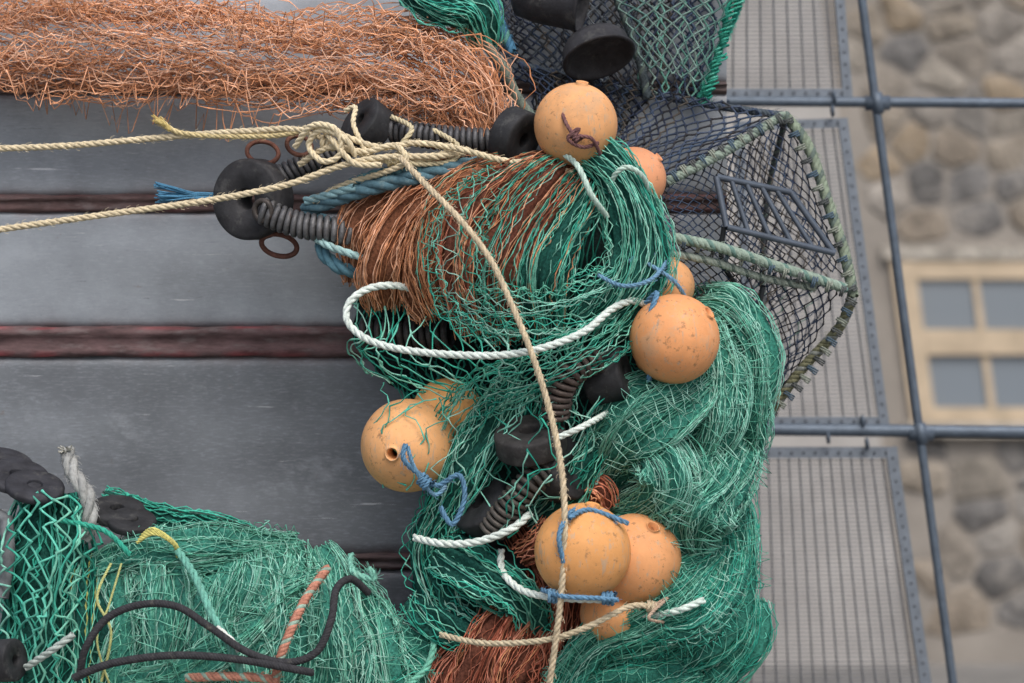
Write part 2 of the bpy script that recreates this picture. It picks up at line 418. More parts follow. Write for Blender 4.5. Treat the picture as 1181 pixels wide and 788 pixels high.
for s in seeds:
    d2=((seeds-s)**2).sum(1);nb=seeds[np.argsort(d2)[1:16]]
    poly=[s+np.array(q) for q in((-.5,-.5),(.5,-.5),(.5,.5),(-.5,.5))]
    for n_ in nb:
        m=(s+n_)/2;dn=n_-s;o=[]
        for i in range(len(poly)):
            a_,c_=poly[i],poly[(i+1)%len(poly)];fa,fc=(a_-m)@dn,(c_-m)@dn
            if fa<=0: o.append(a_)
            if fa*fc<0: o.append(a_+(c_-a_)*fa/(fa-fc))
        poly=o
        if len(poly)<3: break
    if len(poly)<3: continue
    q=np.array(poly)
    for e_ in (.16,.2): q=np.concatenate([[q[i]*(1-e_)+q[(i+1)%len(q)]*e_,q[i]*e_+q[(i+1)%len(q)]*(1-e_)] for i in range(len(q))])
    ce=q.mean(0);q=ce+(q-ce)*r.uniform(.86,.97,(len(q),1))
    lo,hi=q.min(0),q.max(0);shx=(zr-ce[1])*sl
    if lo[0]<bxm+shx+.02 or hi[0]>8.9+shx or lo[1]<.01 or hi[1]>6.5: continue
    if hi[0]>wx0+shx-.03 and lo[0]<wx1+shx+.03 and hi[1]>wz0-.01 and lo[1]<wz1+.01:
        if ce[0]<wx0+shx: q[:,0]=np.minimum(q[:,0],wx0+shx-.03)
        elif ce[0]>wx1+shx: q[:,0]=np.maximum(q[:,0],wx1+shx+.03)
        elif ce[1]>wz1: q[:,1]=np.maximum(q[:,1],wz1+.02)
        elif ce[1]<wz0: q[:,1]=np.minimum(q[:,1],wz0-.02)
        else: continue
    k=len(q);col=np.array(pal[r.integers(0,8)])*r.uniform(.8,1.25);dpt=r.uniform(.006,.022);v=[]
    for sc_,y in ((1,.01),(.97,-dpt*.7),(.88,-dpt),(.03,-dpt*1.05)):
        v.append(np.stack([ce[0]+(q[:,0]-ce[0])*sc_,np.full(k,HD+y),ce[1]+(q[:,1]-ce[1])*sc_],-1))
    v=np.concatenate(v);idx=np.arange(4*k).reshape(4,k);n2=np.roll(idx,-1,1)
    b.add(v,np.stack([idx[:-1],n2[:-1],n2[1:],idx[1:]],-1),col)
b.build('stones',[M_stone],house)
b=B()
YEL=(.52,.42,.30);LST=(.42,.39,.34)
def wb(x0,y0,x1,y1,yf,yb,col,m=0): box(b,(hx(x0),yf,hz(y1)),(hx(x1),yb,hz(y0)),col,m,sl,zr)
wb(1030,285,1310,300,HD-.06,HD-.001,LST,2)
wb(1030,487,1310,503,HD-.10,HD-.001,LST,2)
wb(1038,300.5,1066,486.5,HD-.05,HD-.002,YEL)
wb(1284,300.5,1305,486.5,HD-.05,HD-.002,YEL)
wb(1066.3,300.5,1283.7,322,HD-.045,HD-.002,YEL)
wb(1066.3,470,1283.7,486.5,HD-.045,HD-.002,YEL)
wb(1066.3,380,1283.7,409,HD-.055,HD-.002,YEL)
for x in (1133,1208):
    wb(x-4,322.4,x+4,379.6,HD-.035,HD-.002,YEL);wb(x-4,409.4,x+4,469.6,HD-.035,HD-.002,YEL)
wb(1066.3,322.3,1283.7,379.7,HD-.015,HD-.003,(.2,.2,.2),1)
wb(1066.3,409.3,1283.7,469.7,HD-.015,HD-.003,(.2,.2,.2),1)
b.build('window',[M_wood,M_glass,M_stone],house)
b=B()
v=[[bxm-.45,HD-.4,6.45],[9.3,HD-.4,6.45],[9.3,HD+3,9],[bxm-.45,HD+3,9],[bxm-.45,HD+6.4,6.45],[9.3,HD+6.4,6.45]]
b.add(v,[[0,1,2,3],[3,2,5,4]],(.08,.08,.09),0,False)
b.build('slate_roof',[M_stone],house)

# ================================================================ orange floats
def float_(c,R,axis):
    b=B();R*=U
    ho=.13*R; t=np.linspace(math.asin(ho/R),math.pi-math.asin(ho/R),34)
    prof=[(R*math.cos(a)*1.0,R*math.sin(a)) for a in t]
    prof=[(x,rr*(1+.008*math.exp(-(x/(.04*R))**2))) for x,rr in prof]
    prof=[(prof[0][0]-.35*R,ho*.9),(prof[0][0]+.004,ho*.95),(prof[0][0]+.006,ho*1.15)]+prof+[(prof[-1][0]-.006,ho*1.15),(prof[-1][0]-.004,ho*.95),(prof[-1][0]+.35*R,ho*.9)]
    col=np.array([.82,.38,.15])*rng.uniform(.9,1.05)*np.array([1,rng.uniform(.9,1.12),rng.uniform(.9,1.3)])
    lathe(b,prof,c,axis,col,56)
    b.build('fishing_float',[M_float])
float_((664,144,5.36),47,(.15,-.35,1))
float_((731,207,5.44),37,(.8,-.3,.7))
float_((768,330,5.48),33,(.2,-.4,.9))
float_((778,391,5.30),50,(.75,-.45,.6))
float_((774,445,5.42),33,(.2,-.3,.9))
float_((470,514,5.40),53,(-.25,-.85,-.12))
float_((516,478,5.52),42,(.2,-.4,.7))
float_((672,636,5.22),53,(.2,-.25,.95))
float_((733,645,5.31),51,(.35,-.6,.75))
float_((708,708,5.34),38,(.3,-.4,.7))

# ================================================================ ground-gear rollers
b=B()
disc(b,(292,230,5.50),(-.42,-.80,-.05),47,34,(.030,.030,.033))
disc(b,(424,146,5.47),(-.6,-.5,.45),31,30,BLK)
disc(b,(594,158,5.42),(.75,-.5,-.35),33,28,BLK)
spring(b,[(326,202,5.50),(352,190,5.50),(395,172,5.50),(415,155,5.50)],11,3.2,(.11,.11,.115),1)
spring(b,[(303,243,5.44),(340,258,5.44),(395,268,5.44),(440,282,5.5)],13,3.5,(.15,.15,.155),1)
spring(b,[(452,150,5.46),(500,158,5.44),(550,162,5.43),(580,162,5.43)],12,3.2,(.095,.095,.10),1)
ring(b,(303,176,5.50),(0.1,-1,.4),14,2.8,(.16,.07,.05),2,1.3)
ring(b,(322,283,5.50),(0.1,-1,-.4),13,3.2,(.14,.065,.05),2,1.6)
ring(b,(345,168,5.47),(0.3,-1,.4),12,2.8,(.15,.07,.05),2,1.2)
ring(b,(303,243,5.425),(-.42,-.80,-.05),11,3.5,(.08,.07,.065),1)
b.build('bobbin_roller_gear',[M_rub,M_spring,M_rust])
b=B()
disc(b,(612,508,5.30),(-.15,-.45,1),40,28,(.035,.033,.033))
disc(b,(647,542,5.33),(.8,-.5,.2),36,30,BLK)
disc(b,(560,587,5.38),(-.6,-.5,.6),36,30,BLK)
disc(b,(700,434,5.33),(.9,-.3,.2),30,44,BLK)
disc(b,(578,640,5.44),(.2,-.5,.8),38,30,BLK)
spring(b,[(640,480,5.28),(646,452,5.26),(660,428,5.25),(690,412,5.27)],14,3.5,(.09,.07,.062),1)
spring(b,[(568,612,5.32),(590,582,5.29),(612,557,5.28),(636,540,5.30)],14,3.5,(.10,.09,.08),1)
spring(b,[(420,385,5.5),(470,385,5.48),(520,385,5.46)],16,4,(.05,.045,.045),1)
b.build('bobbin_roller_gear',[M_rub,M_spring,M_rust])

# ================================================================ main nets
# orange net over the top
b=B()
oc=[(-60,38,5.64,40),(60,46,5.64,54),(180,54,5.63,48),(300,64,5.61,44),(400,70,5.59,42),(480,84,5.56,50),(540,112,5.53,38),(564,160,5.5,16)]
hank(b,oc,60,ORG,mesh=44,r=.0012,dr=.3,jit=6,sj=8,fold=.22,seed=11,amp=.5,spf=2.2,cor=.35,ind=.35,twist=.25)
hank(b,[(x,y,d+.02,w*.95) for x,y,d,w in oc],54,ORG[:3],mesh=50,r=.0012,dr=.3,jit=8,sj=10,fold=.25,seed=12,amp=.6,twist=-.4,spf=2.6,cor=.35,ind=.4)
hank(b,[(x,y+2,d,w*.8) for x,y,d,w in oc],44,ORG,mesh=34,r=.0012,dr=.6,jit=8,sj=9,fold=.28,seed=13,amp=.7,spf=3,twist=.5,cor=.4,ind=.5)
hank(b,[(x,y+(6 if i%2 else -8),d-.02,w*.8) for i,(x,y,d,w) in enumerate(oc)],24,ORG,mesh=40,r=.0012,dr=.6,jit=10,sj=15,fold=.3,seed=16,amp=.8,spf=3.5,cor=.5,ind=.6)
hank(b,[(x+8,y+10,d-.02,w*1.05) for x,y,d,w in oc],8,ORG,mesh=50,r=.0012,dr=.9,jit=9,sj=15,fold=.25,seed=15,amp=.7,spf=2.4,cor=1)
hank(b,[(440,30,5.6,12),(480,46,5.56,20),(515,66,5.52,28),(545,100,5.5,28),(562,145,5.5,18)],44,ORG,mesh=40,dr=.6,jit=6,sj=7,fold=.25,seed=14,spf=3,r=.0012,ind=.5)
b.build('orange_fishing_net',[M_tw,M_core])

# orange/green bunch: overlapping pleats
b=B()
def gh(ctrl,n,cols,mesh=28,fold=.2,dr=.75,jit=5,sj=4,spf=2.5,**k): hank(b,ctrl,int(n*1.15),cols,mesh=mesh,r=.0011,fold=fold,dr=dr,jit=jit,sj=sj,spf=spf,cores=.84,ind=.4,**k)
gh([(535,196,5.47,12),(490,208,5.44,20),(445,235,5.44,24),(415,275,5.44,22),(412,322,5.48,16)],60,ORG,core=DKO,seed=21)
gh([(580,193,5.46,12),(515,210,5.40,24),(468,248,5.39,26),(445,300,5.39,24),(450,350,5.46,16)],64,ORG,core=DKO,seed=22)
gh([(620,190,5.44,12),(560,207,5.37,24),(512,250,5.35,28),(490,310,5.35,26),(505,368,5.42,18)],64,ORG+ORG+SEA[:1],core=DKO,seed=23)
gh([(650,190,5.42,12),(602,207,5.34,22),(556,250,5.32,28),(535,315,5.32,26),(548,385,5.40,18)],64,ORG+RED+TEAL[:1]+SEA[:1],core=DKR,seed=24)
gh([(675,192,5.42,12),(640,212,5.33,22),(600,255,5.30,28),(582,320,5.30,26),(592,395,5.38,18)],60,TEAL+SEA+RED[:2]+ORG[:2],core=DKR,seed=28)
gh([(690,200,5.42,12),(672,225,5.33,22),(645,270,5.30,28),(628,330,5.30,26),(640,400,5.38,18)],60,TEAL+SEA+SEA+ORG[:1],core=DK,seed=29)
gh([(655,168,5.38,16),(690,190,5.34,24),(722,230,5.34,30),(735,280,5.34,30),(715,335,5.33,32),(680,380,5.36,28)],70,TEAL+SEA+SEA,core=DK,seed=25)
gh([(700,175,5.42,10),(738,230,5.40,16),(750,285,5.40,16),(745,330,5.40,16)],36,SEA+TEAL,core=DK,seed=30)
gh([(590,195,5.36,10),(560,225,5.29,24),(535,275,5.26,34),(545,335,5.26,34),(590,385,5.3,24)],13,SEA+TEAL,mesh=22,seed=27,jit=6)
gh([(500,335,5.38,16),(545,352,5.31,24),(610,358,5.28,30),(680,342,5.29,30),(735,314,5.36,20)],26,TEAL+SEA,mesh=24,seed=26,jit=6)
b.build('trawl_net_bundle',[M_tw,M_core])

# open green net in the middle
b=B()
patch(b,[[(398,352,5.5),(440,338,5.5),(500,345,5.45),(580,352,5.4),(660,345,5.38),(742,345,5.42)],
         [(402,380,5.40),(450,398,5.34),(510,408,5.27),(590,408,5.23),(660,392,5.24),(742,368,5.32)],
         [(405,405,5.42),(460,425,5.36),(520,435,5.30),(600,435,5.28),(670,420,5.32),(748,400,5.38)],
         [(430,430,5.46),(500,460,5.42),(560,465,5.38),(620,455,5.38),(680,440,5.42),(735,430,5.44)]],
      30,8,TEAL+SEA,r=.0016,seed=31,jit=4,sj=3,warp=.035)
patch(b,[[(400,350,5.60),(500,350,5.60),(600,350,5.58),(750,350,5.58)],
         [(410,400,5.64),(500,410,5.64),(600,410,5.64),(750,400,5.64)],
         [(440,440,5.66),(520,480,5.66),(620,520,5.66),(740,520,5.66)]],
      18,7,TEAL[:3],r=.0014,seed=32,jit=5,sj=3,core=(.016,.025,.026),back=.03)  # near-black core colour paints the shaded interior under the headline rope
hank(b,[(742,340,5.42,12),(722,365,5.34,20),(680,398,5.26,22),(615,425,5.25,22),(555,452,5.32,24),(520,500,5.38,22),(500,560,5.42,20)],28,TEAL+SEA,mesh=26,seed=33,jit=5,sj=5,r=.0014)
hank(b,[(600,440,5.44,18),(575,485,5.38,26),(545,530,5.38,24),(515,590,5.4,26),(500,645,5.42,30),(520,705,5.42,36),(545,745,5.5,25)],52,TEAL+SEA,mesh=28,core=DK,seed=34,jit=5,sj=4,r=.0014,fold=.2)
hank(b,[(725,460,5.44,14),(705,490,5.36,20),(680,530,5.34,20),(655,580,5.36,20),(620,610,5.4,20)],28,TEAL+SEA,mesh=26,seed=35,jit=5,sj=4,r=.0014,core=DK,cores=.7)
patch(b,[[(440,445,5.37),(500,455,5.33),(560,470,5.32)],[(418,500,5.36),(470,500,5.28),(540,500,5.34)],[(440,560,5.38),(490,560,5.34),(540,560,5.36)]],7,4,TEAL+SEA,r=.0013,seed=36,jit=5,sj=3,warp=.06)
patch(b,[[(560,470,5.34),(620,470,5.26),(700,450,5.28)],[(545,540,5.34),(610,540,5.24),(690,530,5.28)],[(530,610,5.36),(580,620,5.28),(640,600,5.30)]],9,5,TEAL+SEA,r=.0015,seed=37,jit=7,sj=5,warp=.08)
hank(b,[(505,640,5.4,20),(540,660,5.34,28),(590,690,5.32,26),(610,730,5.36,22)],34,TEAL+SEA,mesh=24,seed=38,core=DK,jit=5,sj=4,r=.0014,fold=.2)
hank(b,[(480,690,5.44,16),(510,720,5.38,22),(560,745,5.36,18)],28,TEAL+SEA,mesh=26,seed=56,core=DK,jit=5,sj=3,r=.0014,fold=.2)
hank(b,[(640,395,5.32,16),(655,420,5.27,20),(640,460,5.27,20),(650,500,5.30,18)],14,TEAL+SEA,mesh=24,seed=40,jit=5,sj=5,r=.0014)
patch(b,[[(410,255,5.66),(520,190,5.66),(640,170,5.66),(755,200,5.66)],
         [(415,370,5.68),(520,370,5.68),(640,350,5.66),(770,350,5.62)],
         [(470,450,5.70),(540,470,5.68),(660,470,5.66),(800,460,5.62)],
         [(490,560,5.68),(560,570,5.66),(680,570,5.64),(850,560,5.64)],
         [(480,680,5.68),(560,700,5.62),(680,700,5.6),(860,690,5.64)],
         [(520,800,5.66),(600,840,5.62),(700,850,5.6),(840,840,5.64)]],50,34,TEAL[:3],r=.0014,seed=39,core=(.018,.034,.033),back=.02,jit=6,sj=4)  # backing sheet, coloured nearly black as painted shade in the net openings
b.build('green_trawl_net',[M_tw,M_core])

# fine seafoam nets on the right
b=B()
F=dict(r=.00095,jit=5,sj=2.6,spf=2.2,fold=.22,knot=1.8,dr=.75,ind=.25,cor=.18)
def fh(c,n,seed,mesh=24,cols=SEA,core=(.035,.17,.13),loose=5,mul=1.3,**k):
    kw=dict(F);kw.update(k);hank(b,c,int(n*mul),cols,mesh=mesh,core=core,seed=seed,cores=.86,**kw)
    if loose:
        kw.update(sj=4,jit=6,ind=.8);hank(b,[(x,y,d-.012,w*1.04) for x,y,d,w in c],loose,cols,mesh=mesh,seed=seed+500,amp=.8,**kw)
fh([(790,352,5.56,14),(830,362,5.50,28),(858,400,5.46,28),(866,450,5.44,28),(855,500,5.46,32),(842,545,5.52,24)],84,41)
fh([(828,428,5.44,18),(795,452,5.36,30),(752,482,5.32,36),(718,518,5.34,34),(702,560,5.42,22)],92,42)
fh([(812,358,5.5,14),(820,400,5.42,22),(828,440,5.40,24),(826,490,5.38,24),(808,530,5.42,20)],70,43)
fh([(866,500,5.48,20),(838,545,5.36,32),(806,580,5.29,36),(793,625,5.33,30),(812,665,5.42,24)],96,44)
fh([(728,505,5.38,16),(762,528,5.31,32),(768,568,5.29,32),(738,598,5.35,24),(700,610,5.44,18)],84,45)
fh([(835,560,5.5,28),(848,620,5.44,24),(842,680,5.42,30),(812,722,5.38,34),(760,750,5.38,34),(690,770,5.42,30)],96,46,cols=SEA+TEAL)
fh([(832,640,5.4,20),(795,688,5.30,32),(742,722,5.29,28),(690,745,5.33,26),(650,795,5.36,30)],84,47,cols=TEAL+SEA)
fh([(862,690,5.44,18),(848,745,5.42,30),(800,785,5.42,38),(740,820,5.4,40)],80,48,cols=TEAL+SEA)
fh([(800,765,5.38,26),(740,785,5.34,32),(680,798,5.36,30),(640,860,5.4,40)],80,49,cols=TEAL+SEA)
fh([(750,732,5.3,14),(800,722,5.27,22),(838,680,5.32,20),(852,630,5.38,16)],56,54,cols=TEAL+SEA)
b.build('fine_mesh_net',[M_tw,M_core])

# red net low
b=B()
hank(b,[(640,650,5.46,18),(620,690,5.40,28),(590,730,5.34,34),(568,780,5.32,38),(560,850,5.4,50)],96,RED+ORG[:1],mesh=26,core=DKR,seed=51,jit=4,sj=3,r=.0011,fold=.2)
hank(b,[(560,750,5.42,16),(535,780,5.36,28),(525,850,5.4,34)],60,RED,mesh=26,core=DKR,seed=57,jit=4,sj=3,r=.0011,fold=.2)
hank(b,[(600,610,5.46,20),(630,660,5.40,30),(635,720,5.38,28),(615,790,5.38,34)],64,RED,mesh=26,core=DKR,seed=52,jit=4,sj=3,r=.0012)
hank(b,[(655,565,5.38,12),(688,568,5.34,18),(700,590,5.36,14)],30,RED+ORG[:1],mesh=18,core=DKR,seed=53,jit=3,sj=2)
hank(b,[(600,640,5.36,12),(625,625,5.33,16),(640,600,5.35,12)],24,RED+ORG[:1],mesh=18,core=DKR,seed=55,jit=3,sj=2)
b.build('red_fishing_net',[M_tw,M_core])

# ================================================================ bottom-left net heap
b=B()
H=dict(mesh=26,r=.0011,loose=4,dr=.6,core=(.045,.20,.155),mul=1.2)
fh([(150,622,5.50,22),(148,660,5.43,30),(156,720,5.40,34),(150,790,5.40,38),(150,870,5.4,40)],70,60,**H)
fh([(205,612,5.50,24),(196,650,5.40,34),(204,710,5.37,38),(196,790,5.37,40),(190,870,5.4,44)],84,61,**H)
fh([(265,616,5.5,26),(268,660,5.38,34),(256,720,5.34,38),(268,790,5.34,42),(250,870,5.38,44)],84,62,**H)
fh([(325,620,5.51,24),(316,665,5.41,32),(322,720,5.37,36),(308,790,5.37,40),(310,870,5.4,44)],80,63,**H)
fh([(368,636,5.54,16),(376,675,5.45,26),(372,730,5.40,34),(376,790,5.40,38),(370,870,5.42,44)],76,59,**H)
fh([(392,655,5.56,14),(418,700,5.47,26),(435,745,5.41,32),(440,800,5.41,38),(440,870,5.42,50)],76,64,**H)
fh([(345,634,5.5,14),(300,632,5.42,20),(230,634,5.37,22),(160,638,5.40,20),(110,655,5.44,14)],50,65,**H)
fh([(380,668,5.48,12),(330,690,5.38,20),(280,740,5.32,26),(215,775,5.31,24),(150,800,5.34,20)],56,58,**H)
fh([(430,720,5.46,18),(466,750,5.43,28),(490,790,5.43,32),(495,860,5.46,40)],64,66,cols=SEA+TEAL,**H)
hank(b,[(115,575,5.6,14),(170,595,5.58,16),(240,608,5.56,14),(300,625,5.56,12)],34,TEAL[:2]+[(.05,.10,.085)],mesh=26,seed=67,core=DK,r=.0016,sj=3)
hank(b,[(105,640,5.5,18),(105,700,5.42,28),(108,780,5.42,34),(110,860,5.42,50)],54,SEA+TEAL+[(.46,.48,.16)],mesh=28,seed=68,core=DK,r=.0014,fold=.2)
b.build('heaped_green_net',[M_tw,M_core])
b=B()
patch(b,[[(18,568,5.48),(50,562,5.42),(85,575,5.42),(118,605,5.48)],
         [(8,620,5.42),(45,620,5.34),(85,625,5.34),(118,640,5.42)],
         [(2,680,5.42),(40,690,5.34),(75,690,5.34),(108,690,5.42)],
         [(0,740,5.42),(35,745,5.36),(70,745,5.36),(100,745,5.42)],
         [(-5,820,5.42),(30,820,5.36),(65,820,5.36),(100,820,5.42)]],11,17,TEAL[:2]+TEAL[3:]+SEA[:2],r=.0026,k=6,seed=71,jit=4,sj=4,knot=1.6,warp=.05)
hank(b,[(60,572,5.55,30),(60,640,5.5,52),(50,720,5.5,54),(40,840,5.5,54)],44,TEAL,mesh=30,core=DK,r=.002,seed=72,sj=5)
b.build('heavy_twine_net',[M_tw,M_core])
b=B()
for i,(x,y,d) in enumerate(((0,538,5.55),(20,550,5.50),(40,562,5.46))):
    disc(b,(x,y,d),(.2,-.42,.88),40-3*i,10,(.03,.031,.038))
disc(b,(135,590,5.48),(.1,-.4,.9),32,12,BLK); disc(b,(152,602,5.44),(.1,-.4,.9),28,10,BLK)
disc(b,(4,762,5.34),(.9,-.4,.1),24,34,BLK)
tube(b,PP([(-10,590,5.5),(8,600,5.46),(10,640,5.44),(2,690,5.42)]),8*U,(.15,.16,.17),10)
b.build('rubber_disc_roller',[M_rub])

# ================================================================ ropes
def mk(name,fn,mats=None):
    global b
    b=B();fn();b.build(name,mats or [M_rope])
def f():
    rope(b,[(-60,172,5.45),(0,171,5.45),(90,167,5.46),(200,157,5.47),(290,151,5.45),(345,150,5.42),(400,172,5.38),(450,186,5.36),(500,182,5.36),(540,172,5.38)],3.7,CREAM,fuzz=.5,wob=.4)
    rope(b,[(-60,275,5.35),(0,265,5.36),(130,246,5.37),(240,231,5.38),(330,213,5.37),(390,192,5.36),(440,182,5.35),(500,180,5.35),(535,176,5.38)],3.7,CREAM,fuzz=.5,wob=.4)
    rope(b,[(345,152,5.42),(310,157,5.44),(250,157,5.46),(212,154,5.46),(196,148,5.46),(184,136,5.46)],3.0,(.64,.53,.29),fuzz=.8)
    rope(b,[(196,150,5.46),(188,142,5.45),(180,140,5.45)],3,(.66,.53,.22),fuzz=2)
    for i in range(9):
        rope(b,[(196,150,5.455),(186+rng.uniform(-3,3),142,5.455),(178+rng.uniform(-4,10),134+rng.uniform(-4,8),5.45)],.8,(.68,.52,.2))
    rope(b,[(345,150,5.42),(372,146,5.39),(405,160,5.37),(440,170,5.36),(480,165,5.36),(530,172,5.35),(580,185,5.34),(630,190,5.33),(660,200,5.34)],3.5,CREAM,fuzz=.5)
    rope(b,[(345,190,5.42),(380,170,5.37),(420,175,5.36),(455,168,5.35),(468,186,5.34),(440,200,5.37),(400,212,5.40),(360,232,5.43)],3.5,CREAM,fuzz=.5)
    rope(b,[(340,170,5.4),(360,145,5.36),(388,150,5.34),(392,178,5.35),(372,186,5.36),(356,168,5.38),(370,150,5.36),(398,160,5.34),(410,180,5.36)],3.5,CREAM)
    rope(b,[(372,148,5.40),(384,162,5.35),(408,188,5.35),(440,190,5.34)],3.5,CREAM)
    rope(b,[(398,128,5.44),(410,124,5.42),(408,145,5.38),(425,180,5.36)],3.0,CREAM)
    rope(b,[(452,135,5.44),(475,148,5.38),(462,170,5.36),(470,188,5.35),(520,186,5.37),(528,168,5.38),(500,150,5.42)],3.0,(.64,.56,.37))
    wraps(b,(378,165,5.385),(1,.1,-.3),5,2.5,3.2,CREAM)
    wraps(b,(455,184,5.365),(1,0,.1),5,3,3.2,(.66,.57,.34))
    wraps(b,(520,174,5.38),(.6,0,.6),5,3,3.2,CREAM)
mk('mooring_rope',f)
def f():
    rope(b,[(462,182,5.33),(490,212,5.26),(530,252,5.19),(566,300,5.17),(590,350,5.16),(615,412,5.15),(636,480,5.15),(649,545,5.14),(652,610,5.13),(648,680,5.14),(640,750,5.16),(628,830,5.2)],3.5,(.66,.55,.38),fuzz=.6,wob=.5)
mk('hanging_rope',f)
def f():
    rope(b,[(484,336,5.38),(455,330,5.36),(425,334,5.34),(403,350,5.32),(402,372,5.30),(425,392,5.27),(465,404,5.25),(520,410,5.22),(580,410,5.20),(630,400,5.19),(675,382,5.22),(705,358,5.27),(728,348,5.30),(746,352,5.32)],4.2,WHITE,wob=.5)
    rope(b,[(478,620,5.36),(510,627,5.31),(550,625,5.28),(590,610,5.26),(612,592,5.28)],4.4,WHITE)
    rope(b,[(578,635,5.34),(580,660,5.30),(605,682,5.25),(650,690,5.20),(705,692,5.22)],4.2,WHITE)
    rope(b,[(708,472,5.36),(680,488,5.26),(650,502,5.24),(620,512,5.26)],3.6,WHITE)
    rope(b,[(740,712,5.28),(780,705,5.22),(812,692,5.23)],4,(.62,.74,.68))
    rope(b,[(640,172,5.35),(665,190,5.28),(682,225,5.27),(700,250,5.32)],3.4,(.52,.68,.60))
    rope(b,[(704,240,5.36),(706,208,5.30),(722,193,5.28),(742,205,5.30),(752,235,5.36)],3,(.50,.66,.58))
    rope(b,[(787,470,5.36),(790,440,5.34),(798,420,5.36)],3.2,WHITE)
mk('white_headline_rope',f)
def f():
    rope(b,[(508,732,5.32),(560,742,5.24),(630,738,5.18),(680,722,5.18),(725,700,5.22),(752,700,5.24)],3.4,(.58,.50,.35),fuzz=.5)
    wraps(b,(752,700,5.24),(1,0,-.3),5,2.2,2.4,(.56,.48,.34))
    rope(b,[(752,700,5.23),(770,690,5.24),(748,712,5.20),(765,718,5.24)],1.8,(.46,.34,.26))
mk('tie_rope',f)
def f():
    bl=[(.13,.27,.42),(.17,.33,.48)]
    def w(l,R=2.4): rope(b,l,R,bl[rng.integers(0,2)],wob=.4,fuzz=.5)
    w([(690,318,5.28),(720,330,5.25),(752,322,5.26),(768,300,5.34),(745,292,5.32),(725,302,5.3)])
    w([(745,350,5.29),(758,338,5.26),(750,365,5.25),(752,395,5.25),(748,440,5.30)],3)
    w([(740,300,5.32),(775,322,5.30),(790,342,5.34)])
    w([(468,512,5.265),(466,530,5.26),(485,548,5.29),(505,560,5.33),(530,548,5.32),(536,575,5.32),(522,605,5.32),(508,585,5.32)],3)
    w([(470,515,5.262),(478,540,5.275),(500,570,5.32),(515,560,5.33)])
    wraps(b,(490,556,5.30),(1,0,-1),6,3,2.4,bl[0])
    w([(650,650,5.13),(645,620,5.115),(655,596,5.14),(668,585,5.21)],2.8)
    w([(656,598,5.125),(680,588,5.17),(725,604,5.17)],2.8)
    w([(625,680,5.20),(650,688,5.13),(690,690,5.14),(712,692,5.17)],2.8)
    wraps(b,(640,688,5.17),(1,0,-.2),6,3,2.4,bl[1]); wraps(b,(702,690,5.18),(1,0,-.1),6,3,2.4,bl[0])
mk('blue_lashing_rope',f)
def f():
    rope(b,[(352,244,5.46),(385,230,5.42),(430,216,5.38),(480,204,5.37),(530,192,5.38),(590,186,5.42)],9,(.11,.21,.26),fuzz=.6)
    rope(b,[(372,232,5.44),(410,210,5.40),(450,198,5.38),(500,196,5.37)],6,(.12,.26,.30),fuzz=.6)
    rope(b,[(355,250,5.5),(385,262,5.5),(370,285,5.46),(395,310,5.45),(440,315,5.5)],8,(.12,.26,.33),fuzz=.6)
    rope(b,[(350,265,5.46),(380,284,5.42),(420,298,5.42)],4.5,(.35,.54,.54))
    rope(b,[(352,232,5.44),(380,225,5.41),(410,216,5.38)],5,(.25,.42,.46))
    for i in range(26):
        y0=rng.uniform(-4,4);y1=rng.uniform(-12,12)
        rope(b,[(262,226+y0*.5,5.52),(225,226+y0,5.51),(200,224+y1*.7,5.5+rng.uniform(-.02,.02)),(177+rng.uniform(0,8),222+y1,5.5+rng.uniform(-.03,.03))],.9,(.09,.25,.40))
mk('blue_hawser',f)
def f():
    for l in ([(647,112,5.33),(650,135,5.27),(662,155,5.25),(682,160,5.26),(692,178,5.30)],[(662,158,5.25),(668,148,5.25),(655,160,5.25),(672,170,5.26),(690,165,5.29)]):
        rope(b,l,2.2,(.18,.09,.09))
    wraps(b,(664,158,5.255),(1,0,-1),4,3,2.0,(.17,.09,.09))
mk('brown_lashing_cord',f)
def f():
    rope(b,[(425,684,5.34),(405,668,5.30),(388,680,5.25),(382,715,5.22),(365,752,5.21),(330,764,5.21),(285,752,5.20),(240,722,5.20),(205,700,5.20),(165,697,5.22),(125,712,5.23),(100,745,5.23),(92,778,5.25)],4.2,(.045,.045,.05),strands=5,pitch=4)
    rope(b,[(85,782,5.23),(130,765,5.21),(200,756,5.20),(270,760,5.20),(340,772,5.20),(360,776,5.22)],4.4,(.045,.045,.05),strands=5,pitch=4)
mk('black_cord',f)
def f():
    rope(b,[(378,655,5.36),(352,692,5.28),(332,735,5.24),(318,780,5.24),(312,840,5.26)],5,(.52,.24,.17),strands=4,pitch=4,col2=(.30,.44,.36),fuzz=1)
    rope(b,[(215,782,5.26),(270,780,5.23),(320,784,5.24)],5,(.52,.24,.17),strands=4,pitch=4,col2=(.30,.44,.36),fuzz=1)
mk('braided_orange_rope',f)
def f():
    rope(b,[(205,635,5.34),(225,665,5.28),(245,710,5.22),(265,745,5.22),(285,790,5.24)],4.6,(.16,.42,.34),fuzz=.6)
    rope(b,[(405,640,5.5),(408,660,5.44),(432,668,5.42),(425,655,5.42)],4,SEA[1],fuzz=2)
    rope(b,[(70,600,5.38),(120,612,5.36),(150,640,5.36)],3.2,TEAL[0])
    rope(b,[(480,720,5.42),(500,738,5.38),(492,770,5.36),(470,790,5.36)],4,SEA[0],fuzz=1)
    rope(b,[(250,724,5.21),(270,742,5.205),(276,750,5.21)],4,(.7,.74,.7))
mk('green_rope',f)
